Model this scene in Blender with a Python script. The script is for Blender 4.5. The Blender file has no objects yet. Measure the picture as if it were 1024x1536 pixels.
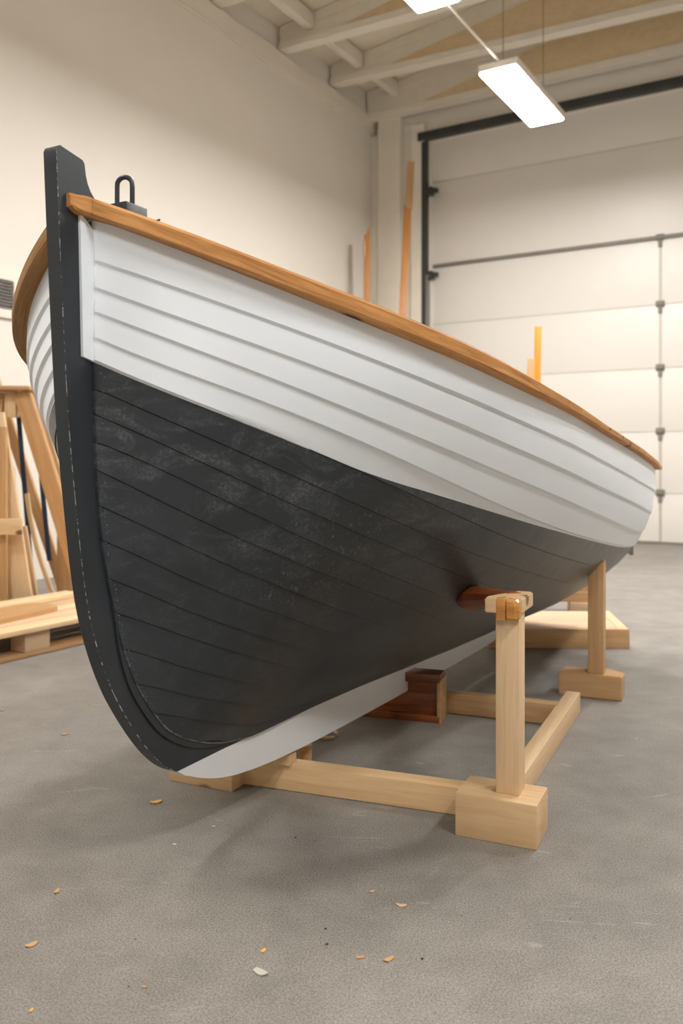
import bpy, bmesh, math, random
import numpy as np
from mathutils import Vector, Matrix, noise
random.seed(7)
scene = bpy.context.scene
C = scene.collection
F, EYE = 1286.0, 0.9          # focal length in pixels of the 1024x1536 frame, eye height

# ------------------------------------------------------------------ helpers
def P(px, py, Y):
    return Vector(((px-512)/F*Y, Y, EYE-(py-690)/F*Y))

def tag(o, label=None, cat=None, group=None, kind=None):
    if label: o['label'] = label
    if cat: o['category'] = cat
    if group: o['group'] = group
    if kind: o['kind'] = kind
    return o

def finish(name, bm, mat, parent=None, smooth=None, mats=None):
    me = bpy.data.meshes.new(name)
    bmesh.ops.recalc_face_normals(bm, faces=bm.faces) if smooth != 'keep' else None
    bm.to_mesh(me); bm.free()
    for m in (mats or [mat]): me.materials.append(m)
    if smooth is not None:
        for p in me.polygons: p.use_smooth = True
        me.set_sharp_from_angle(angle=math.radians(35 if smooth == 'keep' else smooth))
    o = bpy.data.objects.new(name, me); C.objects.link(o)
    if parent: o.parent = parent
    return o

def empty(name, loc=(0, 0, 0), rz=0.0):
    o = bpy.data.objects.new(name, None); C.objects.link(o)
    o.location = loc; o.rotation_euler = (0, 0, rz); o.empty_display_size = .1
    return o

def add_box(bm, x0, x1, y0, y1, z0, z1, bevel=0.0, M=None):
    r = bmesh.ops.create_cube(bm, size=1.0)
    vs = r['verts']
    for v in vs:
        v.co = Vector((x0+(v.co.x+.5)*(x1-x0), y0+(v.co.y+.5)*(y1-y0), z0+(v.co.z+.5)*(z1-z0)))
    if bevel:
        es = list({e for v in vs for e in v.link_edges})
        g = bmesh.ops.bevel(bm, geom=es, offset=bevel, segments=2, affect='EDGES', profile=.6)
        vs = list({v for f in g['faces'] for v in f.verts} | {v for v in vs if v.is_valid})
    if M is not None:
        for v in vs: v.co = M @ v.co
    return vs

def add_prism(bm, pts, z0, z1, M=None):
    """polygon pts in xy extruded from z0 to z1"""
    a = [bm.verts.new((p[0], p[1], z0)) for p in pts]
    b_ = [bm.verts.new((p[0], p[1], z1)) for p in pts]
    n = len(pts)
    bm.faces.new(a[::-1]); bm.faces.new(b_)
    for i in range(n): bm.faces.new((a[i], a[(i+1) % n], b_[(i+1) % n], b_[i]))
    if M is not None:
        for v in a+b_: v.co = M @ v.co
    return a+b_

def add_tube(bm, pts, rad, seg=10, cap=True):
    pts = [Vector(p) for p in pts]; rings = []
    up = Vector((0, 0, 1)); prev = None
    for i, p in enumerate(pts):
        d = (pts[min(i+1, len(pts)-1)]-pts[max(i-1, 0)]).normalized()
        if prev is None:
            x = d.cross(up)
            if x.length < .05: x = d.cross(Vector((1, 0, 0)))
        else: x = prev-d*prev.dot(d)
        x.normalize(); prev = x; y = d.cross(x)
        r = rad[i] if isinstance(rad, (list, tuple)) else rad
        rings.append([bm.verts.new(p+(x*math.cos(t)+y*math.sin(t))*r) for t in [2*math.pi*k/seg for k in range(seg)]])
    for a, b_ in zip(rings, rings[1:]):
        for k in range(seg): bm.faces.new((a[k], a[(k+1) % seg], b_[(k+1) % seg], b_[k]))
    if cap:
        bm.faces.new(rings[0][::-1]); bm.faces.new(rings[-1])

def bar(name, A, B, w, h, mat, parent=None, bevel=.003, up=None, warp=0):
    """a straight timber from A to B (centre line): w across, h along 'up'; its own x axis runs along the grain"""
    A = Vector(A); B = Vector(B); d = B-A; L = d.length; x = d.normalized()
    u = Vector(up) if up else (Vector((0, 0, 1)) if abs(x.z) < .95 else Vector((1, 0, 0)))
    y = u.cross(x).normalized(); z = x.cross(y)
    bm = bmesh.new(); add_box(bm, -L/2, L/2, -w/2, w/2, -h/2, h/2, bevel)
    if warp:
        bmesh.ops.subdivide_edges(bm, edges=[e for e in bm.edges if abs((e.verts[0].co-e.verts[1].co).x) > L*.8], cuts=8)
        for v in bm.verts: v.co.y += warp*(1-(2*v.co.x/L)**2)
    o = finish(name, bm, mat, None, smooth=30)
    M = Matrix((x, y, z)).transposed().to_4x4(); M.translation = (A+B)/2
    if parent:
        o.parent = parent; M = parent.matrix_basis.inverted() @ M
    o.matrix_basis = M
    return o

# ------------------------------------------------------------------ materials
def mat_new(name):
    m = bpy.data.materials.new(name); m.use_nodes = True
    n = m.node_tree.nodes; l = m.node_tree.links
    return m, n, l, n['Principled BSDF']

def srgb(r, g, b_):
    f = lambda c: (c/255/12.92) if c/255 <= .04045 else ((c/255+.055)/1.055)**2.4
    return (f(r), f(g), f(b_), 1)

def coords(n, l, scale=(1, 1, 1), kind='Object', rot=(0, 0, 0)):
    tc = n.new('ShaderNodeTexCoord'); mp = n.new('ShaderNodeMapping')
    mp.inputs['Scale'].default_value = scale; mp.inputs['Rotation'].default_value = rot
    l.new(tc.outputs[kind], mp.inputs[0]); return mp.outputs[0]

def nz(n, l, vec, scale, detail=4, rough=.55, dist=0.0):
    t = n.new('ShaderNodeTexNoise'); t.inputs['Scale'].default_value = scale
    t.inputs['Detail'].default_value = detail; t.inputs['Roughness'].default_value = rough
    t.inputs['Distortion'].default_value = dist
    l.new(vec, t.inputs['Vector']); return t.outputs['Fac']

def ramp(n, l, fac, stops):
    r = n.new('ShaderNodeValToRGB'); e = r.color_ramp.elements
    while len(e) < len(stops): e.new(.5)
    for k, (p, c) in enumerate(stops): e[k].position = p; e[k].color = c
    l.new(fac, r.inputs[0]); return r.outputs[0]

def mix(n, l, fac, a, b_, mode='MIX'):
    m = n.new('ShaderNodeMix'); m.data_type = 'RGBA'; m.blend_type = mode
    for s, v in ((0, fac), (6, a), (7, b_)):
        if isinstance(v, (int, float)): m.inputs[s].default_value = v
        elif isinstance(v, tuple): m.inputs[s].default_value = v
        else: l.new(v, m.inputs[s])
    return m.outputs[2]

def bump(n, l, h, strength, dist, bs):
    b_ = n.new('ShaderNodeBump'); b_.inputs['Strength'].default_value = strength; b_.inputs['Distance'].default_value = dist
    l.new(h, b_.inputs['Height']); l.new(b_.outputs[0], bs.inputs['Normal'])

def wood(name, light, dark, rough=.55, grain=1.0, knots=True, vary=.12, coat=0.0, axis=0, knotcol=None, src='Object'):
    m, n, l, bs = mat_new(name)
    sc = [1.0, 1.0, 1.0]; sc[axis] = .07
    tc = n.new('ShaderNodeTexCoord'); oi = n.new('ShaderNodeObjectInfo')
    off = n.new('ShaderNodeVectorMath'); off.operation = 'ADD'
    mul = n.new('ShaderNodeMath'); mul.operation = 'MULTIPLY'; mul.inputs[1].default_value = 17.0
    l.new(oi.outputs['Random'], mul.inputs[0]); l.new(tc.outputs[src], off.inputs[0]); l.new(mul.outputs[0], off.inputs[1])
    mp = n.new('ShaderNodeMapping'); mp.inputs['Scale'].default_value = sc; l.new(off.outputs[0], mp.inputs[0])
    g1 = nz(n, l, mp.outputs[0], 70*grain, 5, .6, .6)
    g2 = nz(n, l, mp.outputs[0], 14*grain, 3, .5, .3)
    col = ramp(n, l, g1, [(.3, dark), (.62, light)])
    col = mix(n, l, .35, col, ramp(n, l, g2, [(.35, dark), (.6, light)]))
    if knots:
        mp2 = n.new('ShaderNodeMapping'); s2 = [1, 1, 1]; s2[axis] = .55; mp2.inputs['Scale'].default_value = s2
        l.new(off.outputs[0], mp2.inputs[0])
        v = n.new('ShaderNodeTexVoronoi'); v.inputs['Scale'].default_value = 9.0; l.new(mp2.outputs[0], v.inputs['Vector'])
        k = ramp(n, l, v.outputs['Distance'], [(.0, (1, 1, 1, 1)), (.12, (.9, .9, .9, 1)), (.18, (0, 0, 0, 1))])
        kc = knotcol or (dark[0]*.22, dark[1]*.16, dark[2]*.12, 1)
        col = mix(n, l, k, col, kc)
    hs = n.new('ShaderNodeHueSaturation'); l.new(col, hs.inputs['Color'])
    mr = n.new('ShaderNodeMapRange'); mr.inputs[3].default_value = 1-vary; mr.inputs[4].default_value = 1+vary
    l.new(oi.outputs['Random'], mr.inputs[0]); l.new(mr.outputs[0], hs.inputs['Value'])
    l.new(hs.outputs[0], bs.inputs['Base Color'])
    bs.inputs['Roughness'].default_value = rough; bs.inputs['Coat Weight'].default_value = coat
    bs.inputs['Coat Roughness'].default_value = .3
    bump(n, l, g1, .25, .002, bs)
    return m

def paint(name, col, rough, var=.04, bumpy=.08, scale=6.0, spec=.5):
    m, n, l, bs = mat_new(name)
    v = coords(n, l)
    f = nz(n, l, v, scale, 5)
    a = tuple(c*(1-var) for c in col[:3])+(1,); b_ = tuple(min(1, c*(1+var)) for c in col[:3])+(1,)
    l.new(ramp(n, l, f, [(.3, a), (.7, b_)]), bs.inputs['Base Color'])
    bs.inputs['Roughness'].default_value = rough
    bs.inputs['Specular IOR Level'].default_value = spec
    bump(n, l, nz(n, l, v, 140, 3), bumpy, .002, bs)
    return m

M_white = paint('white_topside_paint', srgb(236, 242, 249), .38, .012, .04)
M_wall = paint('wall_paint', srgb(235, 228, 217), .6, .02, .12, 1.2)
M_trimw = paint('trim_paint', srgb(236, 228, 214), .55, .03)
M_ceil = paint('ceiling_paint', srgb(240, 230, 212), .7, .04, .1, 1.5)
M_door = paint('door_paint', srgb(226, 220, 212), .42, .015, .05, 1.0)
M_darkmetal = paint('dark_track_metal', srgb(58, 60, 60), .45, .2)
M_steel = paint('galvanised_steel', srgb(150, 152, 150), .35, .1)
M_steel.node_tree.nodes['Principled BSDF'].inputs['Metallic'].default_value = .8
M_seam = paint('door_seam', srgb(128, 122, 112), .6, .1)
M_seamsoft = paint('door_seam_pale', srgb(196, 189, 178), .6, .05)
M_vent = paint('vent_grey', srgb(120, 115, 108), .6, .25, .1, 30)
M_bluestrap = paint('dark_blue_cloth', srgb(38, 55, 80), .8, .1)
M_pad = paint('cardboard', srgb(201, 168, 118), .8, .05)

M_pine = wood('pine', srgb(228, 194, 150), srgb(208, 168, 120), .5)
M_pine2 = wood('pine_plain', srgb(228, 198, 158), srgb(210, 174, 130), .5, knots=False)
M_ply = wood('plywood', srgb(212, 180, 146), srgb(194, 160, 126), .6, .5, knots=False)
M_rail = wood('varnished_rail', srgb(218, 160, 98), srgb(152, 96, 48), .62, 1.6, True, .0, .0, src='UV')
M_far = wood('weathered_rail', srgb(172, 126, 70), srgb(118, 80, 38), .6, 2.4, False, .0, src='UV')
M_orange = wood('orange_timber', srgb(204, 160, 110), srgb(178, 132, 84), .45, .6, False, .08)
M_pole = wood('pole_timber', srgb(196, 134, 72), srgb(166, 104, 50), .45, .6, False, .08)
M_chip = wood('chip_timber', srgb(228, 178, 92), srgb(214, 160, 74), .5, .6, False, .05)
M_amber = wood('amber_timber', srgb(240, 134, 10), srgb(228, 116, 6), .4, .4, False, .02)
M_brown = wood('brown_timber', srgb(204, 164, 118), srgb(176, 134, 90), .5, .7, False, .1)
M_red = wood('reddish_timber', srgb(158, 84, 34), srgb(84, 40, 14), .35, .9, True, .05, .3)
M_trussply = wood('truss_plywood', srgb(226, 204, 166), srgb(212, 188, 150), .7, .3, False, .04)  # tan plywood of the truss gussets
M_resin = wood('amber_resin_wood', srgb(226, 160, 74), srgb(160, 92, 30), .2, .8, False, .0, .6)

M_rail.node_tree.nodes['Principled BSDF'].inputs['Specular IOR Level'].default_value = .3
# black hull paint: matt slate with chalky rubs and fine vertical scratches
def black_paint():
    m, n, l, bs = mat_new('black_bottom_paint')
    v = coords(n, l)
    base = ramp(n, l, nz(n, l, v, 5, 6, .6), [(.3, srgb(37, 43, 48)), (.7, srgb(50, 56, 61))])
    chalk = ramp(n, l, nz(n, l, coords(n, l, (1, 1, 1.8), rot=(0, .5, 0)), 7, 6, .72, 1.2), [(.47, (0, 0, 0, 1)), (.74, (1, 1, 1, 1))])
    fine = ramp(n, l, nz(n, l, coords(n, l, (1, 1, 1)), 160, 4, .7), [(.42, (.12, .12, .12, 1)), (.72, (1, 1, 1, 1))])
    k = mix(n, l, 1.0, chalk, fine, 'MULTIPLY')
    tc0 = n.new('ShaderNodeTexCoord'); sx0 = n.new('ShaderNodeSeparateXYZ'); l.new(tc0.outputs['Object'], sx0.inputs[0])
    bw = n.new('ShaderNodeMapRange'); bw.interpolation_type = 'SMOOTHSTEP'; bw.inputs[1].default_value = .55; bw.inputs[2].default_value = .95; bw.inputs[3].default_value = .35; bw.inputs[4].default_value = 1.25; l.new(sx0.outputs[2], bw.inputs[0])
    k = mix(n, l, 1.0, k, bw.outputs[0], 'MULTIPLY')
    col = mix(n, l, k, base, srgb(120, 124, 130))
    sc = ramp(n, l, nz(n, l, coords(n, l, (70, 70, 5)), 2.2, 3, .6), [(.6, (0, 0, 0, 1)), (.72, (1, 1, 1, 1))])
    # the scratched patch, amidships on the upper dark planks
    tc = n.new('ShaderNodeTexCoord'); sx = n.new('ShaderNodeSeparateXYZ'); l.new(tc.outputs['Object'], sx.inputs[0])
    def band(out, a, b_, soft):
        r1 = n.new('ShaderNodeMapRange'); r1.interpolation_type = 'SMOOTHSTEP'
        r1.inputs[1].default_value = a-soft; r1.inputs[2].default_value = a+soft; l.new(out, r1.inputs[0])
        r2 = n.new('ShaderNodeMapRange'); r2.interpolation_type = 'SMOOTHSTEP'
        r2.inputs[1].default_value = b_-soft; r2.inputs[2].default_value = b_+soft; r2.inputs[3].default_value = 1; r2.inputs[4].default_value = 0
        l.new(out, r2.inputs[0])
        mm = n.new('ShaderNodeMath'); mm.operation = 'MULTIPLY'; l.new(r1.outputs[0], mm.inputs[0]); l.new(r2.outputs[0], mm.inputs[1])
        return mm.outputs[0]
    bx = band(sx.outputs[0], -.66, -.05, .08)
    bz = band(sx.outputs[2], .56, .80, .05)
    mm = n.new('ShaderNodeMath'); mm.operation = 'MULTIPLY'; l.new(bx, mm.inputs[0]); l.new(bz, mm.inputs[1])
    mask = mix(n, l, 1.0, sc, mm.outputs[0], 'MULTIPLY')
    col = mix(n, l, mask, col, srgb(98, 100, 100))
    # grazing sheen painted into the colour, grey-brown towards the stern
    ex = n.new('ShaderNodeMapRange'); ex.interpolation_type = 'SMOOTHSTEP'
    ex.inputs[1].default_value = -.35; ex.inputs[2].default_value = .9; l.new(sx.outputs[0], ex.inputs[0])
    sheen_n = ramp(n, l, nz(n, l, coords(n, l, (2.5, 2.5, 1)), 9, 5, .6), [(.3, (.6, .6, .6, 1)), (.7, (1, 1, 1, 1))])
    dm = mix(n, l, 1.0, sheen_n, ex.outputs[0], 'MULTIPLY')
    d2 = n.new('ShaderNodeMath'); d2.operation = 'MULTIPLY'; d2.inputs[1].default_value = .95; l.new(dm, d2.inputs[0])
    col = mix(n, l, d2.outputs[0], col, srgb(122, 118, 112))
    l.new(col, bs.inputs['Base Color'])
    bs.inputs['Roughness'].default_value = .42
    bump(n, l, nz(n, l, v, 55, 5, .65), .22, .002, bs)
    return m
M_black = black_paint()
M_stem = paint('stem_black_paint', srgb(42, 48, 54), .42, .14, .12, 9)
def worn():
    m, n, l, bs = mat_new('worn_edge_paint')
    f = nz(n, l, coords(n, l), 75, 4, .7)
    l.new(ramp(n, l, f, [(.50, srgb(46, 52, 58)), (.58, srgb(190, 192, 194))]), bs.inputs['Base Color']); bs.inputs['Roughness'].default_value = .6
    return m
M_worn = worn()
M_caulk = paint('rough_caulking', srgb(92, 96, 100), .5, .6, .6, 300)
M_shoe = paint('keel_shoe_white', srgb(226, 228, 232), .4, .015)
M_iron = paint('painted_iron', srgb(44, 48, 52), .35, .15)

def concrete():
    m, n, l, bs = mat_new('concrete_floor')
    v = coords(n, l)
    a = ramp(n, l, nz(n, l, v, 1.1, 6, .6), [(.3, srgb(124, 119, 112)), (.7, srgb(146, 140, 132))])
    b_ = ramp(n, l, nz(n, l, v, 7, 6, .65), [(.35, (.86, .86, .86, 1)), (.65, (1.08, 1.08, 1.08, 1))])
    c = ramp(n, l, nz(n, l, v, 270, 3, .8), [(.38, (.5, .5, .5, 1)), (.5, (1, 1, 1, 1)), (.63, (1.5, 1.5, 1.5, 1))])
    col = mix(n, l, 1.0, a, b_, 'MULTIPLY'); col = mix(n, l, .85, col, mix(n, l, 1.0, col, c, 'MULTIPLY'))
    # dark grit
    vo = n.new('ShaderNodeTexVoronoi'); vo.inputs['Scale'].default_value = 14; l.new(v, vo.inputs['Vector'])
    col = mix(n, l, ramp(n, l, vo.outputs['Distance'], [(.02, (1, 1, 1, 1)), (.045, (0, 0, 0, 1))]), col, srgb(78, 72, 66))
    # pale scuffs
    s = ramp(n, l, nz(n, l, coords(n, l, (1, 3, 1), rot=(0, 0, .8)), 5, 6, .7, 1.0), [(.62, (0, 0, 0, 1)), (.74, (.5, .5, .5, 1))])
    col = mix(n, l, s, col, srgb(188, 182, 172))
    l.new(col, bs.inputs['Base Color'])
    bs.inputs['Roughness'].default_value = .62
    bump(n, l, nz(n, l, v, 260, 3, .6), .12, .001, bs)
    return m
M_floor = concrete()

def glow(name, strength):
    m, n, l, bs = mat_new(name)
    bs.inputs['Base Color'].default_value = (.9, .9, .9, 1)
    bs.inputs['Emission Color'].default_value = (1, .985, .965, 1)
    bs.inputs['Emission Strength'].default_value = strength
    return m
M_glow = glow('lit_diffuser', 34.0)

LAMPS = [(9.4, 2.83), (3.6, 5.1), (4.8, 6.6), (8.8, 7.0), (11.2, 6.0)]
EXPO = 1.32

# ------------------------------------------------------------------ room frame
Pc = Vector((.407, 10.90, 0)); D1 = Vector((.5176, .8557, 0)).normalized(); D2 = Vector((.8557, -.5176, 0)).normalized()
def R(p, q, z=0.0):      # p metres from the door wall towards the camera, q metres out from the left wall
    return Pc-D1*p+D2*q+Vector((0, 0, z))
def rbox(bm, p0, p1, q0, q1, z0, z1, bevel=0.0):
    M = Matrix((-D1, D2, Vector((0, 0, 1)))).transposed().to_4x4(); M.translation = Pc
    return add_box(bm, p0, p1, q0, q1, z0, z1, bevel, M)
ROOMP, ROOMQ, WH = 15.0, 12.0, 5.12

def struct(name, bm, mat, smooth=None):
    return tag(finish(name, bm, mat, None, smooth), kind='structure')

bm = bmesh.new(); rbox(bm, -.3, ROOMP+.3, -.3, ROOMQ+.3, -.1, 0); struct('floor', bm, M_floor)
bm = bmesh.new(); rbox(bm, 0, ROOMP, -.2, 0, 0, WH+.9); struct('wall_left', bm, M_wall)
bm = bmesh.new(); rbox(bm, 0, ROOMP, ROOMQ, ROOMQ+.2, 0, WH+2.2); struct('wall_right', bm, M_wall)
bm = bmesh.new(); rbox(bm, ROOMP, ROOMP+.2, -.2, ROOMQ+.2, 0, WH+2.2); struct('wall_back', bm, M_wall)
# door wall round the opening: q from .62 to 7.2, 4.83 high
DQ0, DQ1, DZ = .80, 7.2, 4.80
bm = bmesh.new(); rbox(bm, -.25, 0, -.2, DQ0, 0, WH+2.2); rbox(bm, -.25, 0, DQ1, ROOMQ+.2, 0, WH+2.2); rbox(bm, -.25, 0, DQ0, DQ1, DZ, WH+2.2)
struct('wall_front', bm, M_wall)
# ceiling: pitched boards rising away from the left wall
zc = lambda q: 5.50+.105*q
bm = bmesh.new()
vs = rbox(bm, -.2, ROOMP+.2, -.2, ROOMQ+.2, 0, .1)
for v in vs:
    q = (v.co-Pc).dot(D2); v.co.z += zc(q)
struct('ceiling', bm, M_ceil)
# wall plate / fascia along the top of the left wall
bm = bmesh.new(); rbox(bm, 0, ROOMP, .0, .05, WH-.07, WH+.10, .004); struct('trim_1', bm, M_trimw)
bm = bmesh.new(); rbox(bm, 0, ROOMP, .0, .035, WH-.10, WH-.072, .004); struct('trim_2', bm, M_trimw)
# corner post and the pipe chase beside it
bm = bmesh.new(); rbox(bm, 0, .12, .13, .44, 0, WH+.05, .006); struct('trim_3', bm, M_trimw)
bm = bmesh.new(); rbox(bm, 0, .05, .0, .10, 0, WH-.12, .006); struct('trim_4', bm, M_trimw)
bm = bmesh.new(); rbox(bm, 0, .06, .56, .74, 0, WH-.1, .006); struct('trim_5', bm, M_trimw)

# ------------------------------------------------------------------ roof frames
def roof_frame(p, z0, slope, label):
    t = empty('roof_truss', R(p, 0, z0)); tag(t, label, 'roof truss', None)
    inv = t.matrix_basis.inverted()
    def put(name, pts_top, pts_bot, pa, pb, mat):      # vertical slab following two q,z lines
        bm = bmesh.new()
        prof = pts_top+pts_bot[::-1]
        a = [bm.verts.new(inv @ R(pa, q, z)) for q, z in prof]; b_ = [bm.verts.new(inv @ R(pb, q, z)) for q, z in prof]
        k = len(prof); bm.faces.new(a); bm.faces.new(b_[::-1])
        for i in range(k): bm.faces.new((a[i], b_[i], b_[(i+1) % k], a[(i+1) % k]))
        return finish(name, bm, mat, t)
    Q = ROOMQ
    lo = lambda q: z0-slope*q
    put('bottom_chord', [(0.02, lo(0)+.07), (Q, lo(Q)+.07)], [(0.02, lo(0)), (Q, lo(Q))], p-.07, p+.07, M_trimw)
    put('top_chord', [(0.02, zc(0)-.005), (Q, zc(Q)-.005)], [(0.02, zc(0)-.12), (Q, zc(Q)-.12)], p-.05, p+.05, M_trimw)
    put('web_board', [(0.02, zc(0)-.1), (Q, zc(Q)-.1)], [(0.02, lo(0)+.06), (Q, lo(Q)+.06)], p-.04, p+.04, M_trimw)
    put('gusset_panel', [(.75, lo(.75)+.075), (3.1, zc(3.1)-.12), (Q, zc(Q)-.12)], [(.75, lo(.75)+.065), (3.1, lo(3.1)+.06), (Q, lo(Q)+.06)], p+.04, p+.052, M_trussply)
    return t
roof_frame(.16, 5.14, .01, 'cream roof truss nearest the overhead door, over the corner post')
roof_frame(1.02, 5.26, .03, 'second cream roof truss from the overhead door, passing behind the lit lamp')
roof_frame(2.05, 5.24, .02, 'third cream roof truss from the overhead door, under the lamp at the top edge')
roof_frame(3.15, 5.24, .02, 'cream roof truss nearest the camera, in the top left of the ceiling')
for a, b_, lab in ((.2, .98, 'short cream purlin between the two roof trusses by the door'), (1.08, 2.0, 'short cream purlin between the second and third roof trusses'), (2.1, 3.1, 'short cream purlin between the third and nearest roof trusses')):
    for q in (.42,):
        o = bar('purlin', R(a, q, zc(q)-.10), R(b_, q, zc(q)-.10), .09, .16, M_trimw); tag(o, lab, 'purlin')

# ------------------------------------------------------------------ overhead door
door = empty('door_1', R(0, DQ0, 0)); tag(door, kind='structure')
Mi = door.matrix_basis.inverted()
def dpart(name, fn, mat, parent=door):
    bm = bmesh.new(); fn(bm)
    for v in bm.verts: v.co = Mi @ v.co
    return finish(name, bm, mat, parent, 30)
seams = [0.0, .546, 1.204, 1.883, 2.56, 3.27, 4.30, DZ+.1]
for a, b_ in zip(seams, seams[1:]):
    dpart('door_panel', lambda bm: rbox(bm, -.12, -.05, DQ0, DQ1, a+.004, b_-.004, .004), M_door)
for k, s in enumerate(seams[1:-1]):
    if k == 4: dpart('strut', lambda bm: rbox(bm, -.055, -.02, DQ0+.02, DQ1-.02, s-.018, s+.022, .006), M_seam)
    else: dpart('joint_strip', lambda bm: rbox(bm, -.054, -.046, DQ0, DQ1, s-.006, s+.006), M_seamsoft)
dpart('bottom_seal', lambda bm: rbox(bm, -.12, -.03, DQ0, DQ1, .0, .03, .004), M_seam)
# column of hinges; found where the photo shows them, 3.3 m from the corner
def q_at(px, pdepth=-.05):
    # room q of the point on the plane p=pdepth that lies on the sight line through px
    A = R(pdepth, 0); r = (px-512)/F
    return (r*A.y-A.x)/(D2.x-r*D2.y)
qh = q_at(990)
dpart('stile', lambda bm: rbox(bm, -.052, -.042, qh-.014, qh+.014, .03, 3.2, .003), M_seamsoft)
for s in seams[1:6]:
    def hinge(bm, s=s):
        rbox(bm, -.05, -.03, qh-.045, qh+.045, s-.03, s+.04, .012)
        rbox(bm, -.05, -.03, qh-.02, qh+.02, s-.10, s-.02, .008)
        rbox(bm, -.03, -.01, qh-.03, qh+.03, s-.014, s+.014, .008)
    dpart('hinge', hinge, M_seam)
# tracks
qt = q_at(638, 0.02)
track = empty('door_track', R(0, qt, 0)); tag(track, 'dark vertical steel track at the left edge of the overhead door', 'door track')
Mi = track.matrix_basis.inverted()
dpart('rail', lambda bm: rbox(bm, .0, .07, qt-.035, qt+.035, 0, 4.79, .01), M_darkmetal, track)
dpart('highlight_strip', lambda bm: rbox(bm, .03, .085, qt+.03, qt+.062, 1.2, 3.15, .006), M_steel, track)  # paler strip put in for the bright highlight along the track
for z in (.9, 2.43, 3.15, 4.17):
    dpart('roller_bracket', lambda bm: (rbox(bm, .0, .08, qt+.03, qt+.11, z-.05, z+.05, .012), rbox(bm, .0, .06, qt+.1, qt+.17, z-.02, z+.03, .01)), M_darkmetal, track)
bm = bmesh.new(); rbox(bm, .0, .09, qt-.08, DQ1+.1, 4.80, 4.90, .012)
tag(finish('door_header_bar', bm, M_darkmetal, None, 30), 'long dark steel bar across the top of the overhead door', 'bar')

# ------------------------------------------------------------------ lamps
def lamp(p, q, z, label):
    t = empty('ceiling_lamp', R(p, q, z), math.atan2(D1.y, D1.x))
    tag(t, label, 'lamp', 'ceiling lamps')
    L, W = 1.22, .30
    bm = bmesh.new(); add_box(bm, -L/2-.02, L/2+.02, -W/2-.015, W/2+.015, .012, .07, .008)
    add_box(bm, -L/2-.02, L/2+.02, -W/2-.015, -W/2, -.0, .02, .003); add_box(bm, -L/2-.02, L/2+.02, W/2, W/2+.015, -.0, .02, .003)
    finish('lamp_housing', bm, M_trimw, t, 30)
    bm = bmesh.new(); add_box(bm, -L/2, L/2, -W/2, W/2, -.012, .012, .004)
    finish('diffuser', bm, M_glow, t, 30)
    bm = bmesh.new(); add_box(bm, -.06, .06, -.03, .03, .07, .12, .01); finish('junction_box', bm, M_trimw, t, 30)
    for x in (-L/2+.1, L/2-.1):
        bm = bmesh.new(); add_tube(bm, [(x, 0, .06), (x, 0, 5.45+.105*q-z)], .004, 6); finish('hanging_wire', bm, M_steel, t)
    return t
LZ = 4.0
lamp(2.44, 2.83, LZ, 'long lit fluorescent lamp hanging before the overhead door, below the trusses')
lamp(4.80, 2.83, LZ, 'lit fluorescent lamp cut by the top edge of the picture')
for p, q in LAMPS:
    lamp(p, q, LZ, 'lit fluorescent lamp hanging above the camera side of the workshop, outside the picture')
bm = bmesh.new(); a = R(4.2, 2.83, LZ+.08); b_ = R(3.04, 2.83, LZ+.08)
add_tube(bm, [a+(b_-a)*t+Vector((0, 0, -.004*math.sin(math.pi*t))) for t in [k/12 for k in range(13)]], .009, 8)
tag(finish('power_cable', bm, M_trimw, None, 60), 'pale cable strung between the two hanging lamps', 'cable')

# ------------------------------------------------------------------ wall vent
qv = .0
def wallpt(px):   # p on the left wall for a pixel column
    r = (px-512)/F; return (Pc.x-r*Pc.y)/(D1.x-r*D1.y)
p1_, p0_ = wallpt(-26), wallpt(17); pf = wallpt(31)
Yv = R((p0_+p1_)/2, 0).y
z_top, z_bot = P(8, 421, R(wallpt(8), 0).y).z, P(8, 465, R(wallpt(8), 0).y).z
t = empty('wall_vent', R((p0_+p1_)/2, .0, (z_top+z_bot)/2)); tag(t, 'square grey grille in a pale frame on the left wall', 'vent')
Mi = t.matrix_basis.inverted()
dpart('frame', lambda bm: (rbox(bm, pf, p1_+.05, 0, .03, z_bot-.06, z_bot), rbox(bm, pf, p1_+.05, 0, .03, z_top, z_top+.05), rbox(bm, pf, p0_, 0, .03, z_bot, z_top), rbox(bm, p1_, p1_+.05, 0, .03, z_bot, z_top)), M_trimw, t)
def gr(bm):
    rbox(bm, p0_, p1_, 0, .008, z_bot, z_top)
    for k in range(9):
        z = z_bot+(z_top-z_bot)*(k+.5)/9; rbox(bm, p0_, p1_, .008, .02, z-.006, z+.006)
dpart('grille', gr, M_vent, t)

# ------------------------------------------------------------------ the boat
BX, BY = -.06, 2.49
boat = empty('wooden_boat', (BX, BY, 0), math.atan2(.8755, .4833))
tag(boat, 'clinker-built wooden boat with white topsides and black bottom, resting on timber stands', 'boat')
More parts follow.
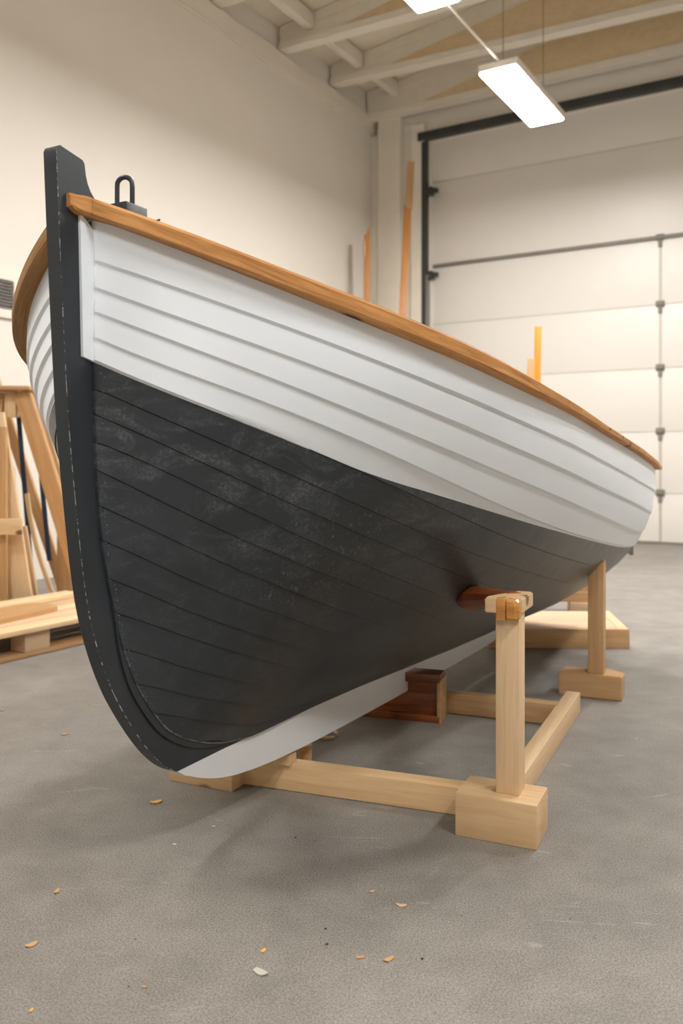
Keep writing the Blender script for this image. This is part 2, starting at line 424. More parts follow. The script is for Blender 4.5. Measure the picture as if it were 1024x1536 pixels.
# boat frame: x towards the stern (s), y to the far side, z up.  Near side = -y.
def V(s, u, z): return Vector((s, -u, z))
U0 = .022
LINES=[[[-0.9617,1.3689],[-0.9412,1.3694],[-0.9149,1.3678],[-0.8973,1.35],[-0.863,1.3164],[-0.8248,1.2826],[-0.7816,1.2494],[-0.7315,1.2173],[-0.6717,1.1864],[-0.5979,1.1567],[-0.5018,1.1276],[-0.3653,1.0987],[-0.1688,1.067],[0.1213,1.0272],[0.616,0.9706],[1.8368,0.8666],[2.13,0.853]],[[-0.9171,1.2856],[-0.911,1.28],[-0.9023,1.2715],[-0.8854,1.2556],[-0.851,1.2258],[-0.8125,1.1964],[-0.7686,1.1676],[-0.7173,1.1393],[-0.655,1.1113],[-0.5766,1.0834],[-0.4746,1.0547],[-0.3326,1.0245],[-0.1407,0.9897],[0.1335,0.9466],[0.5842,0.8873],[1.5012,0.7872],[2.13,0.745]],[[-0.9171,1.2335],[-0.911,1.2273],[-0.9022,1.218],[-0.8852,1.2011],[-0.8503,1.1705],[-0.8112,1.1412],[-0.7658,1.1128],[-0.7113,1.0847],[-0.6444,1.0564],[-0.5599,1.0272],[-0.4502,0.9962],[-0.2995,0.9621],[-0.1024,0.9221],[0.1757,0.8728],[0.6256,0.8059],[1.5324,0.6945],[2.13,0.64]],[[-0.9158,1.1849],[-0.901,1.1689],[-0.8843,1.1523],[-0.8491,1.1211],[-0.8088,1.0909],[-0.7606,1.0612],[-0.7026,1.0316],[-0.6314,1.0012],[-0.5411,0.9696],[-0.4243,0.9355],[-0.2688,0.8975],[-0.0691,0.8532],[0.2088,0.7991],[0.6464,0.7263],[1.5062,0.6063],[2.13,0.562]],[[-0.9152,1.1347],[-0.9001,1.1166],[-0.8834,1.0994],[-0.847,1.0689],[-0.8047,1.0407],[-0.7545,1.0128],[-0.6937,0.9835],[-0.6184,0.9515],[-0.5226,0.916],[-0.3974,0.8757],[-0.2329,0.8296],[-0.0243,0.7771],[0.2619,0.7168],[0.6902,0.6454],[1.4441,0.5502],[2.13,0.5]],[[-0.9162,1.0915],[-0.91,1.0838],[-0.9003,1.0728],[-0.8837,1.056],[-0.8464,1.0249],[-0.8028,0.9957],[-0.7505,0.9666],[-0.6873,0.936],[-0.6097,0.9026],[-0.5111,0.8652],[-0.3832,0.8226],[-0.2173,0.7735],[-0.0081,0.7173],[0.2794,0.6516],[0.7072,0.5714],[1.5019,0.4542],[2.13,0.425]],[[-0.9123,1.0375],[-0.9057,1.0303],[-0.8953,1.0197],[-0.88,1.0052],[-0.8421,0.974],[-0.7975,0.9431],[-0.7443,0.9115],[-0.6804,0.8785],[-0.6026,0.8433],[-0.5054,0.8052],[-0.3829,0.7631],[-0.2283,0.716],[-0.0379,0.6634],[0.2151,0.6026],[0.5706,0.5294],[1.1647,0.4267],[1.6,0.385],[2.13,0.35]],[[-0.9157,0.9904],[-0.9078,0.9835],[-0.8967,0.973],[-0.8844,0.9621],[-0.8495,0.9335],[-0.8091,0.9044],[-0.7617,0.8746],[-0.7055,0.8437],[-0.6391,0.8113],[-0.5568,0.7767],[-0.4607,0.7397],[-0.3403,0.6987],[-0.1931,0.653],[-0.0138,0.6015],[0.2274,0.5393],[0.5762,0.4584],[1.1,0.385],[2.13,0.305]],[[-0.9082,0.9336],[-0.9004,0.9271],[-0.8882,0.9171],[-0.8804,0.9108],[-0.849,0.8867],[-0.813,0.8615],[-0.7717,0.835],[-0.724,0.8073],[-0.6684,0.7782],[-0.6043,0.7475],[-0.5258,0.7144],[-0.4357,0.6793],[-0.3281,0.641],[-0.1997,0.5992],[-0.0467,0.553],[0.1493,0.4994],[0.6,0.415],[1.1,0.345],[2.13,0.285]],[[-0.9096,0.8817],[-0.9011,0.8737],[-0.8877,0.8617],[-0.8795,0.8548],[-0.8454,0.8281],[-0.8065,0.8015],[-0.7618,0.7746],[-0.7108,0.7471],[-0.6517,0.7186],[-0.58,0.688],[-0.5017,0.656],[-0.4069,0.6207],[-0.2931,0.5812],[-0.1557,0.5363],[0.0161,0.4831],[0.2609,0.4133],[0.7,0.335],[1.1,0.3],[2.13,0.27]],[[-0.9042,0.8116],[-0.8945,0.8039],[-0.8793,0.7924],[-0.8732,0.7879],[-0.8386,0.7638],[-0.8,0.7393],[-0.7552,0.714],[-0.7048,0.6877],[-0.648,0.6603],[-0.5787,0.6306],[-0.5047,0.5998],[-0.4165,0.566],[-0.3121,0.5286],[-0.1849,0.4861],[-0.0278,0.4366],[0.1943,0.3718],[0.6,0.295],[1.1,0.262],[2.13,0.258]],[[-0.8937,0.7414],[-0.8826,0.7335],[-0.8651,0.7215],[-0.8271,0.6972],[-0.7886,0.6747],[-0.7456,0.6516],[-0.6977,0.6278],[-0.6444,0.6031],[-0.5798,0.5762],[-0.5124,0.5489],[-0.4339,0.5192],[-0.3423,0.4866],[-0.2315,0.4497],[-0.0955,0.4068],[0.0825,0.3536],[0.5,0.27],[1.1,0.235],[2.13,0.248]],[[-0.8781,0.6644],[-0.8655,0.6567],[-0.8458,0.6449],[-0.8107,0.6251],[-0.7723,0.6048],[-0.7301,0.5839],[-0.6834,0.5622],[-0.6318,0.5396],[-0.569,0.5147],[-0.5039,0.4894],[-0.4289,0.4621],[-0.3435,0.4326],[-0.2386,0.3985],[-0.1109,0.359],[0.0577,0.3094],[0.5,0.25],[1.1,0.217],[2.13,0.24]],[[-0.8583,0.5925],[-0.8444,0.5856],[-0.8226,0.5749],[-0.7975,0.5629],[-0.7635,0.547],[-0.7268,0.5305],[-0.687,0.5132],[-0.6427,0.4947],[-0.5887,0.4737],[-0.5352,0.4531],[-0.4758,0.431],[-0.4083,0.4071],[-0.3315,0.3809],[-0.2384,0.3506],[-0.125,0.3151],[0.4,0.236],[1.1,0.202],[2.13,0.232]],[[-0.8319,0.5148],[-0.8165,0.5074],[-0.7912,0.4957],[-0.7653,0.484],[-0.7278,0.4675],[-0.6873,0.4504],[-0.643,0.4324],[-0.5879,0.4116],[-0.5336,0.3916],[-0.4741,0.3707],[-0.4071,0.3484],[-0.3308,0.3242],[-0.2368,0.2958],[-0.125,0.2633],[0.0027,0.2279],[0.5,0.214],[1.1,0.189],[2.13,0.225]],[[-0.7961,0.436],[-0.7774,0.4279],[-0.7482,0.4159],[-0.7407,0.4129],[-0.7109,0.4012],[-0.6794,0.3894],[-0.6461,0.3774],[-0.6105,0.3651],[-0.5653,0.3499],[-0.5239,0.3366],[-0.4793,0.3227],[-0.4306,0.308],[-0.3782,0.2926],[-0.3176,0.2751],[-0.2503,0.256],[0.0,0.222],[0.5,0.203],[1.1,0.18],[2.13,0.218]],[[-0.7449,0.3617],[-0.7241,0.3539],[-0.6903,0.3414],[-0.6813,0.3382],[-0.6582,0.3299],[-0.6342,0.3215],[-0.609,0.3128],[-0.576,0.3014],[-0.5468,0.2915],[-0.5167,0.2816],[-0.485,0.2712],[-0.4517,0.2605],[-0.4166,0.2493],[-0.381,0.2381],[0.0,0.214],[0.5,0.195],[1.1,0.172],[2.13,0.212]]]
def pchip(xs, ys):
    xs = np.array(xs, float); ys = np.array(ys, float); h = np.diff(xs); d = np.diff(ys)/h
    m = np.zeros(len(xs))
    for i in range(1, len(xs)-1):
        if d[i-1]*d[i] > 0:
            w1 = 2*h[i]+h[i-1]; w2 = h[i]+2*h[i-1]; m[i] = (w1+w2)/(w1/d[i-1]+w2/d[i])
    m[0] = d[0]; m[-1] = d[-1]
    def f(x):
        x = min(max(x, xs[0]), xs[-1]); i = min(max(int(np.searchsorted(xs, x))-1, 0), len(h)-1)
        t = (x-xs[i])/h[i]
        return float((1+2*t)*(1-t)**2*ys[i]+t*(1-t)**2*h[i]*m[i]+t*t*(3-2*t)*ys[i+1]+t*t*(t-1)*h[i]*m[i+1])
    return f
RAB = [(-.511, .230), (-.61, .262), (-.702, .313), (-.755, .37), (-.802, .438), (-.837, .514), (-.86, .59), (-.879, .662), (-.895, .739), (-.904, .812), (-.91, .882), (-.915, .991), (-.917, 1.089), (-.917, 1.4)]
rz = [p[1] for p in RAB]; rs_ = [p[0] for p in RAB]
_sr = pchip(rz, rs_)
def srab(z): return _sr(z)
KS = [-.92, -.915, -.895, -.86, -.802, -.702, -.61, -.511, -.373, -.086, .209, .574, .988, 1.464, 1.8, 2.1, 2.4]
KZ = [.99, .95, .739, .59, .438, .313, .262, .230, .209, .208, .2, .184, .167, .151, .165, .205, .26]
def zk(s): return float(np.interp(s, KS, KZ))
def smst(x, a, b_):
    t = min(max((x-a)/(b_-a), 0), 1); return t*t*(3-2*t)
BM = pchip([-1.2, -.3, .3, 1, 1.6, 2.1, 2.4], [.64, .645, .67, .665, .635, .575, .54])
ZS = pchip([-1.2, -.8, -.5, 0, .5, 1, 1.5, 2.1, 2.5], [1.6, 1.26, 1.14, 1.03, .975, .935, .905, .875, .87])
def beam(s, z):
    k = zk(s)*smst(s, -.9, -.2)+.2*(1-smst(s, -.9, -.2)) if s > -.9 else .2
    ze = (z-k)/(ZS(s)-k); zc_ = min(max(ze, 0), 1)
    q = 1.6+1.4*smst(s, -.8, 2.1)
    g = (1-(1-zc_)**q)+max(0, ze-1)*.05
    g *= 1-math.exp(-zc_/.06)*.6*(1-smst(s, 1.9, 2.2))
    lam = .23+.32*(1-smst(z, .25, 1.15))
    return U0+BM(s)*g*(1-math.exp(-max(0, s-srab(z))/lam))
ST = 2.10
LF = []
NS = 150
T_ = [(i/NS)**1.75 for i in range(NS+1)]
for k, pts in enumerate(LINES):
    f = pchip([p[0] for p in pts], [p[1] for p in pts])
    s0 = srab(pts[0][1]) if k else -.917
    LF.append((f, s0))
LF.append((zk, -.60))
def row(k):
    """(s,z) along line k"""
    f, s0 = LF[k]
    out = []
    for t in T_:
        s = s0+(ST-s0)*t; out.append([s, f(s)])
    if k == 17: out[0][1] = .256
    # smooth away trace noise
    z = [o[1] for o in out]
    for it in range(6):
        z = [z[0]]+[(z[i-1]+2*z[i]+z[i+1])/4 for i in range(1, len(z)-1)]+[z[-1]]
    return [(o[0], zz) for o, zz in zip(out, z)]
rows = [row(k) for k in range(18)]
# paint line: lies on the fifth seam forward, climbs to the fourth seam aft
WF = pchip([-.66, -.57, -.47, -.35, -.17, 0.0, .30, .50, .9, 2.2], [1.0, .985, .87, .67, .43, .27, .11, .05, .04, .04])
def wl_frac(i):
    s = (rows[4][i][0]+rows[5][i][0])/2
    return 1.0 if s < -.66 else WF(s)

def surf(s, z, side): return V(s, beam(s, z)*side, z)
def normal(s, z, side):
    e = .004
    a = surf(s+e, z, side)-surf(max(s-e, srab(z)), z, side); b_ = surf(s, z+e, side)-surf(s, z-e, side)
    n_ = a.cross(b_)
    if n_.length < 1e-9: return Vector((0, -side, 0))
    n_.normalize()
    if n_.y*(-side) < 0: n_ = -n_
    return n_

def planking(name, ks_, mat, white):
    bm = bmesh.new(); uv = None
    for side in (1, -1):
        for k in ks_:
            A, B = rows[k], rows[k+1]
            f0, f1 = [0.0]*(NS+1), [1.0]*(NS+1)
            if k == 4:
                wl = [wl_frac(i) for i in range(NS+1)]
                if white: f1 = wl
                else: f0 = wl
            NV = 5
            grid = []
            for i in range(-1, NS+1):
                ic = max(i, 0)
                (sa, za), (sb, zb) = A[ic], B[ic]
                w3 = max((surf(sa, za, side)-surf(sb, zb, side)).length, .004)
                dl = min(.0050 if white else .0022, .12*w3) * min(1, ic/2.0)
                if k == 4 and white: dl *= 1-smst((sa+sb)/2, -.85, -.62)
                gd = min(.0045, .2*w3) * min(1, .5+ic/3.0)
                g0, g1 = f0[ic], f1[ic]
                prof = []
                if white:
                    e1 = min(.0065/w3, .2)
                    prof = [(g0, 0.0)]+[(g0+(g1-e1-g0)*j/NV, dl*j/NV) for j in range(1, NV+1)]
                    prof += [(g1, .0)] if g1 >= .999 else [(g1, dl)]
                else:
                    e0 = min((.0012+.0012*smst(sa, -.3, 1.0))/w3, .12); e1 = min(.0007/w3, .1)
                    top = [(g0, -gd), (g0+e0, .0)] if g0 < .001 else [(g0, .0), (min(g0+e0, 1), .0)]
                    prof = top+[(g0+e0+(1-e1-g0-e0)*j/NV, dl*j/NV) for j in range(1, NV+1)]+[(1.0, -gd)]
                colv = []
                for v, o_ in prof:
                    v = min(max(v, 0), 1)
                    s = sa+(sb-sa)*v; z = za+(zb-za)*v
                    s += (srab(z)-(A[0][0]+(B[0][0]-A[0][0])*v))*max(0, 1-ic/25.0) if k else 0
                    p = surf(s, z, side)+normal(s, z, side)*(o_+.0006)
                    if i < 0: p = Vector((p.x-.0005, -side*.015, p.z))
                    colv.append(p)
                grid.append([bm.verts.new(c) for c in colv])
            for i in range(NS+1):
                if k == 4 and not white and f0[max(i-1, 0)] >= .999 and f0[min(i, NS)] >= .999: continue
                for j in range(len(grid[i])-1):
                    q = (grid[i][j], grid[i+1][j], grid[i+1][j+1], grid[i][j+1])
                    if side < 0: q = q[::-1]
                    bm.faces.new(q)
    bmesh.ops.remove_doubles(bm, verts=bm.verts, dist=1e-6)
    return finish(name, bm, mat, boat, 'keep')
planking('topside_planking', range(0, 5), M_white, True)
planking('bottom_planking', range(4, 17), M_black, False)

# ---- transom
bm = bmesh.new()
prof = []
for k in range(17):
    s, z = rows[k][-1]; prof.append((beam(s, z)-.002, z))
prof.append((U0, zk(ST)))
ring = [V(ST-.004, -u, z) for u, z in prof]+[V(ST-.004, u, z) for u, z in prof[::-1]]
ring2 = [p+Vector((-.02, 0, 0)) for p in ring]
a = [bm.verts.new(p) for p in ring]; b_ = [bm.verts.new(p) for p in ring2]
bm.faces.new(a); bm.faces.new(b_[::-1])
for i in range(len(a)): bm.faces.new((a[i], b_[i], b_[(i+1) % len(a)], a[(i+1) % len(a)]))
finish('transom', bm, M_white, boat)

# ---- stem, from the head round the forefoot
def slab(name, out, y0, y1, mat, bevel=0.0, parent=boat):
    bm = bmesh.new()
    a = [bm.verts.new((s, y0, z)) for s, z in out]; b_ = [bm.verts.new((s, y1, z)) for s, z in out]
    bm.faces.new(a); bm.faces.new(b_[::-1]); n_ = len(out)
    for i in range(n_): bm.faces.new((a[i], b_[i], b_[(i+1) % n_], a[(i+1) % n_]))
    if bevel:
        es = [e for e in bm.edges if e.calc_face_angle(0) > 1.0]
        bmesh.ops.bevel(bm, geom=es, offset=bevel, segments=2, affect='EDGES')
    return finish(name, bm, mat, parent, 30)
fz = pchip([.208, .222, .245, .283, .335, .387, .43, .50, .565, .628, .735, .842, .955, 1.12, 1.267, 1.487], [-.662, -.690, -.718, -.757, -.797, -.834, -.863, -.893, -.918, -.934, -.949, -.963, -.977, -.988, -.997, -1.008])
front = [(fz(z), z) for z in [.208+1.272*t**1.7 for t in np.linspace(0, 1, 90)]]
for it in range(30): front = [front[0]]+[((front[i-1][0]+2*front[i][0]+front[i+1][0])/4, (front[i-1][1]+2*front[i][1]+front[i+1][1])/4) for i in range(1, 89)]+[front[-1]]
head = [(-1.004, 1.488), (-.998, 1.491), (-.941, 1.480), (-.936, 1.474), (-.933, 1.454), (-.928, 1.438), (-.920, 1.424), (-.909, 1.413), (-.895, 1.405), (-.880, 1.398), (-.865, 1.385), (-.85, 1.35), (-.85, 1.30)]
inner = [(srab(z)+.02, z) for z in np.linspace(1.25, .27, 40)]+[(-.55, .25), (-.47, .232), (-.38, .2095)]
slab('stem', front+head+inner, -.0165, .0165, M_stem, .0018)
# paint worn through along the near front edge of the stem
bm = bmesh.new(); add_tube(bm, [(a_+.0008, -.0160, c_) for a_, c_ in front[3:]], .0009, 6)
finish('worn_edge', bm, M_worn, boat, 60)
# apron plates either side of the stem: white above the paint line, black below
for side in (1, -1):
    y0, y1 = (-.0225, -.0155) if side > 0 else (.0155, .0225)
    slab('apron_plate', [(-.953, 1.375), (-.912, 1.345), (-.912, 1.0915), (-.9455, 1.0995)], y0, y1, M_white, .0008)
    cv = [(srab(z), z) for z in np.linspace(.62, .262, 26)]+[(-.58, .2515), (-.55, .2425), (-.52, .2345), (-.49, .2275), (-.46, .222), (-.43, .217), (-.40, .2125), (-.375, .2095)]
    for it in range(3): cv = [cv[0]]+[((cv[i-1][0]+2*cv[i][0]+cv[i+1][0])/4, (cv[i-1][1]+2*cv[i][1]+cv[i+1][1])/4) for i in range(1, len(cv)-1)]+[cv[-1]]
    lo = []
    for i, (a_, c_) in enumerate(cv):
        p0, p1 = cv[max(i-1, 0)], cv[min(i+1, len(cv)-1)]; dx, dz = p1[0]-p0[0], p1[1]-p0[1]; L_ = math.hypot(dx, dz)
        wd = .001+.015*smst(i, 0, 14)*(1-.95*smst(i, 24, len(cv)-1))
        lo.append((a_+dz/L_*wd, c_-dx/L_*wd))
    up = [(a_+.003, c_+.001) for a_, c_ in cv[::-1]]
    if side > 0: slab('black_apron_plate', lo+up, y0+.0008, y1, M_stem, .0008)
    else: slab('black_apron_plate', lo+up, y0, y1-.0008, M_stem, .0008)
    # rough caulked bead with nail heads along the plank ends
    bm = bmesh.new(); pts = []; rad = []
    for t in np.linspace(0, 1, 150):
        z = 1.085-(1.085-.262)*t; s = srab(z)+.003
        pts.append(V(s, side*(U0+.0008), z)); rad.append(.0016+.0028*abs(noise.noise(Vector((0, 0, z*70)))))
    for s, z in ((-.56, .243), (-.51, .229), (-.46, .220), (-.42, .215)): pts.append(V(s, side*(U0+.0008), z)); rad.append(.002)
    add_tube(bm, pts, rad, 6)
    for k in range(110):
        z = 1.07-(1.07-.28)*k/109+random.uniform(-.003, .003); s = srab(z)+.006+random.uniform(-.002, .004)
        r = bmesh.ops.create_icosphere(bm, subdivisions=1, radius=random.uniform(.0011, .0024))
        for v in r['verts']: v.co = v.co*random.uniform(.9, 1.1)+V(s, side*(beam(s, z)+.0012), z)
    finish('caulking', bm, M_caulk, boat, 60)
# ---- keel with white shoe
top = [(-.660, .2078), (-.38, .2085), (-.086, .2075), (.209, .1995), (.574, .1835), (.988, .1665), (1.464, .1505), (1.76, .150)]
bot = [(1.78, .118), (1.48, .1015), (1.1, .098), (.739, .0975), (.307, .0995), (-.032, .104), (-.209, .110), (-.305, .116), (-.422, .128), (-.504, .144), (-.579, .168), (-.627, .189)]
bs_ = pchip([-p[0] for p in bot], [p[1] for p in bot])
botd = [(s, bs_(-s)) for s in list(np.linspace(1.78, -.2, 30))+list(np.linspace(-.24, -.63, 26))]
slab('keel', top+botd, -.0168, .0168, M_shoe, .0015)
slab('deadwood', [(1.45, .149), (1.76, .149), (1.93, .18), (2.09, .215), (2.09, .24), (1.7, .2), (1.45, .18)], -.0155, .0155, M_stem)

# ---- gunwale rubbing strips
def sheer_pt(s): return LF[0][0](s) if s > -.9617 else 1.3686+(-.9617-s)*.52
def gunwale(side, mat, name='gunwale', s_end=2.155):
    bm = bmesh.new(); G = []
    ss = [-.982+(s_end+.982)*(i/180)**1.7 for i in range(181)]
    path = []
    for s in ss:
        sc_ = min(s, 2.12); z = sheer_pt(s)
        u = beam(min(max(sc_, -.917), 2.1), min(z, 1.34)) if s > -.917 else U0-.0045
        path.append(Vector((s, u, z)))
    # smooth the turn at the stem
    for it in range(10):
        path = [path[0]]+[(path[i-1]+path[i]*2+path[i+1])/4 for i in range(1, len(path)-1)]+[path[-1]]
    for i, p in enumerate(path):
        d = (path[min(i+1, 180)]-path[max(i-1, 0)]); d2 = Vector((d.x, d.y, 0)).normalized(); n_ = Vector((-d2.y, d2.x, 0))
        if n_.y < 0 or (n_.y < .05 and n_.x > 0): n_ = -n_
        w = (.031*smst(i, -10, 30)+.004)*(1-.35*smst(ss[i], -.7, .5)); hs = 1-.42*smst(ss[i], -.7, .5); hh = .027*min(1, .55+i/24)
        prof = [(-.003, .0), (.012, .001), (w-.002, .003), (w, .0055), (w+.001, hh+.003), (w-.004, hh+.009), (.004, hh+.011), (-.022, hh+.011), (-.022, 0.002)]
        rng = []
        for a_, h_ in prof:
            if i < 30 and a_ < -.003: a_ = -.003
            q = p+n_*a_; rng.append(bm.verts.new((q.x, -q.y*side, p.z+h_*hs)))
        G.append(rng)
    m = len(G[0])
    for a_, b2 in zip(G, G[1:]):
        for j in range(m): bm.faces.new((a_[j], a_[(j+1) % m], b2[(j+1) % m], b2[j]))
    bm.faces.new(G[0]); bm.faces.new(G[-1][::-1])
    uvl = bm.loops.layers.uv.new('UVMap'); arc = [0.0]
    for a_, b2 in zip(path, path[1:]): arc.append(arc[-1]+(b2-a_).length)
    per = [0, .015, .033, .038, .056, .065, .075, .10, .12]
    bm.verts.index_update(); bm.faces.index_update()
    for f_ in bm.faces:
        for lp in f_.loops:
            i_, j_ = divmod(lp.vert.index, m); lp[uvl].uv = (arc[i_], per[j_])
    return finish(name, bm, mat, boat, 24)
g = gunwale(1, M_rail); 
g = gunwale(-1, M_far); tag(g, 'worn unvarnished wooden gunwale of the far side')
# nail heads and knots let into the near gunwale
for s, dz, r in ((-.53, .018, .006), (-.61, .020, .003), (-.12, .018, .005), (.12, .018, .005), (.52, .022, .006), (.72, .024, .006), (.86, .014, .007), (1.02, .02, .005)):
    z = sheer_pt(s); p = V(s, beam(s, z)+(.034 if s < -.3 else .023), z+dz*(.9 if s < -.3 else .58))
    bm = bmesh.new(); rr = bmesh.ops.create_icosphere(bm, subdivisions=2, radius=r)
    n_ = normal(s, z, 1)
    for v in rr['verts']: v.co = Vector((v.co.x*1.5, v.co.y*.35, v.co.z*.8))
    Mr = Matrix.Rotation(math.atan2(-n_.x, -n_.y)*-1, 4, 'Z')
    for v in rr['verts']: v.co = Matrix.Rotation(math.atan2(n_.y, n_.x)+math.pi/2, 3, 'Z') @ v.co + p
    finish('bolt_head', bm, M_iron, boat, 60)

# ---- fore deck, breast hook and thwarts inside
bm = bmesh.new(); G = []
for i in range(24):
    s = -.90+.34*i/23; z = sheer_pt(s); u = beam(s, z)-.004
    G.append([bm.verts.new(V(s, u*c, z+.012+.02*(1-c*c)*min(1, i/6))) for c in np.linspace(-1, 1, 13)])
for a_, b2 in zip(G, G[1:]):
    for j in range(12): bm.faces.new((a_[j], a_[j+1], b2[j+1], b2[j]))
r = bmesh.ops.extrude_face_region(bm, geom=list(bm.faces))
for v in [g_ for g_ in r['geom'] if isinstance(g_, bmesh.types.BMVert)]: v.co.z -= .02
finish('foredeck', bm, M_white, boat, 30)
for s in (.35, 1.2):
    z = sheer_pt(s)-.16; u = min(beam(s-.11, z-.02), beam(s+.11, z-.02))-.02
    bm = bmesh.new(); add_box(bm, s-.11, s+.11, -u, u, z-.012, z+.012, .004); finish('thwart', bm, M_pine2, boat, 30)


# ---- mooring ring on its block
def ringblock():
    s, zb, zt = -.794, sheer_pt(-.794)+.01, 1.428
    bm = bmesh.new(); add_box(bm, s-.042, s+.022, -.030, .030, zb, zt, .003)
    blk = finish('ring_block', bm, M_iron, boat, 30)
    c0 = Vector((s-.014, 0, zt)); pts = []
    ax = Vector((.35, -.94, 0)).normalized()
    h, w = .060, .0165
    for t in np.linspace(0, 1, 9): pts.append(c0-ax*w*1.0+Vector((0, 0, -.004+(h-w)*t)))
    for t in np.linspace(0, math.pi, 13)[1:-1]: pts.append(c0-ax*w*math.cos(t)+Vector((0, 0, h-w+w*math.sin(t))))
    for t in np.linspace(1, 0, 9): pts.append(c0+ax*w+Vector((0, 0, -.004+(h-w)*t)))
    bm = bmesh.new(); add_tube(bm, pts, .0052, 12); finish('ring', bm, M_iron, blk, 60)
    bm = bmesh.new(); add_tube(bm, [(s+.018, -.03, zt-.030), (s+.03, -.042, zt-.028), (s+.038, -.05, zt-.022)], [.003, .003, .002], 8)
    finish('pin', bm, M_iron, blk, 60)
ringblock()

# ---- gudgeon at the lower corner of the transom
bm = bmesh.new(); z = .475; u = beam(2.1, z)
add_box(bm, 2.085, 2.125, -(u+.012), -(u-.03), z-.02, z+.02, .004); add_tube(bm, [(2.12, -(u+.012), z-.03), (2.12, -(u+.012), z+.02)], .010, 10)
finish('gudgeon', bm, M_steel, boat, 40)

# ------------------------------------------------------------------ cradle under the near side
AX = Vector((.42, .9075, 0)).normalized(); PX = Vector((.9075, -.42, 0)).normalized(); Z = Vector((0, 0, 1))
ang = math.atan2(PX.y, PX.x)
def fl(px, py, z=0.0):       # point at height z seen at that pixel
    Y = (EYE-z)*F/(py-690); return Vector(((px-512)/F*Y, Y, z))

def block_part(name, near_left, wx, wy, h, mat, parent, bevel=.004, z0=0.0):
    """a block: near_left corner on the floor, wx along PX, wy along AX"""
    c = near_left+PX*wx/2+AX*wy/2+Z*(z0+h/2)
    bm = bmesh.new(); add_box(bm, -wx/2, wx/2, -wy/2, wy/2, -h/2, h/2, bevel)
    o = finish(name, bm, mat, parent, 30)
    M = Matrix((PX, AX, Z)).transposed().to_4x4(); M.translation = c
    o.matrix_basis = (parent.matrix_basis.inverted() @ M) if parent else M
    return o

cr = empty('boat_cradle', fl(740, 1240)); tag(cr, 'pine floor cradle with front post under the near side and bow of the boat', 'cradle')
NL = fl(682, 1253)
block_part('foot_block', NL, .196, .128, .103, M_pine, cr)
LL = fl(254, 1171)
block_part('foot_block', LL, .205, .125, .103, M_pine, cr)
A = fl(362, 1177)+AX*.03+Z*.036; B = fl(690, 1225)+AX*.03+Z*.036
bar('cross_beam', A, B, .055, .07, M_pine, cr)
A = NL+PX*.082+AX*.126+Z*.036; B = fl(870, 1068)-PX*.024+Z*.036
bar('side_rail', A, B, .048, .07, M_pine2, cr)
A = fl(666, 1070)+AX*.025+Z*.038; B = fl(836, 1090)+AX*.025+Z*.038
bar('cross_beam', A, B, .05, .07, M_brown, cr)
# the shim between front beam and keel
bm = bmesh.new(); add_box(bm, -.02, .02, -.02, .02, 0, .030, .002)
o = finish('shim', bm, M_pine, cr); M = Matrix((PX, AX, Z)).transposed().to_4x4(); M.translation = Vector((-.150, 2.345, .0705)); o.matrix_basis = cr.matrix_basis.inverted() @ M
# post with its cap
pb = fl(743, 1189, .103)
pst = bar('post', pb+PX*.0285+AX*.03+Z*.0, pb+PX*.0285+AX*.03+Z*.440, .057, .06, M_pine2, cr, .003, up=AX)
pt = pb+PX*.0285+AX*.03
capz = .103+.425
# cap: a pad running fore and aft on the post top, its near end cut to a wedge
bm = bmesh.new()
add_prism(bm, [(-.05, -.050), (-.030, -.050), (.036, -.038), (.036, .088), (-.002, .090), (-.05, -.020)], 0, .036)
bmesh.ops.bevel(bm, geom=list(bm.edges), offset=.003, segments=2, affect='EDGES')
o = finish('cap', bm, M_pine, cr, 30); M = Matrix((PX, AX, Z)).transposed().to_4x4(); M.translation = Vector((pt.x, pt.y, capz+.008)); o.matrix_basis = cr.matrix_basis.inverted() @ M
tag(o, 'pine cap with a bevelled end')
# amber resin-soaked lump screwed on the cap's near edge
bm = bmesh.new()
add_prism(bm, [(-.014, -.012), (.016, -.014), (.024, .0), (.016, .014), (-.012, .012)], -.028, .022)
bmesh.ops.bevel(bm, geom=list(bm.edges), offset=.006, segments=1, affect='EDGES')
add_box(bm, -.034, -.013, -.010, .008, -.030, .024, .002)
for v in bm.verts: v.co += Vector((noise.noise(v.co*40), noise.noise(v.co*40+Vector((5, 0, 0))), noise.noise(v.co*40+Vector((0, 5, 0)))))*.003
o = finish('binding', bm, M_resin, cr, 25); M = Matrix((PX, AX, Z)).transposed().to_4x4(); M.translation = Vector((pt.x, pt.y, capz+.022))-AX*.040+PX*.012; o.matrix_basis = cr.matrix_basis.inverted() @ M
tag(o, 'glossy amber wooden peg at the top of the post')
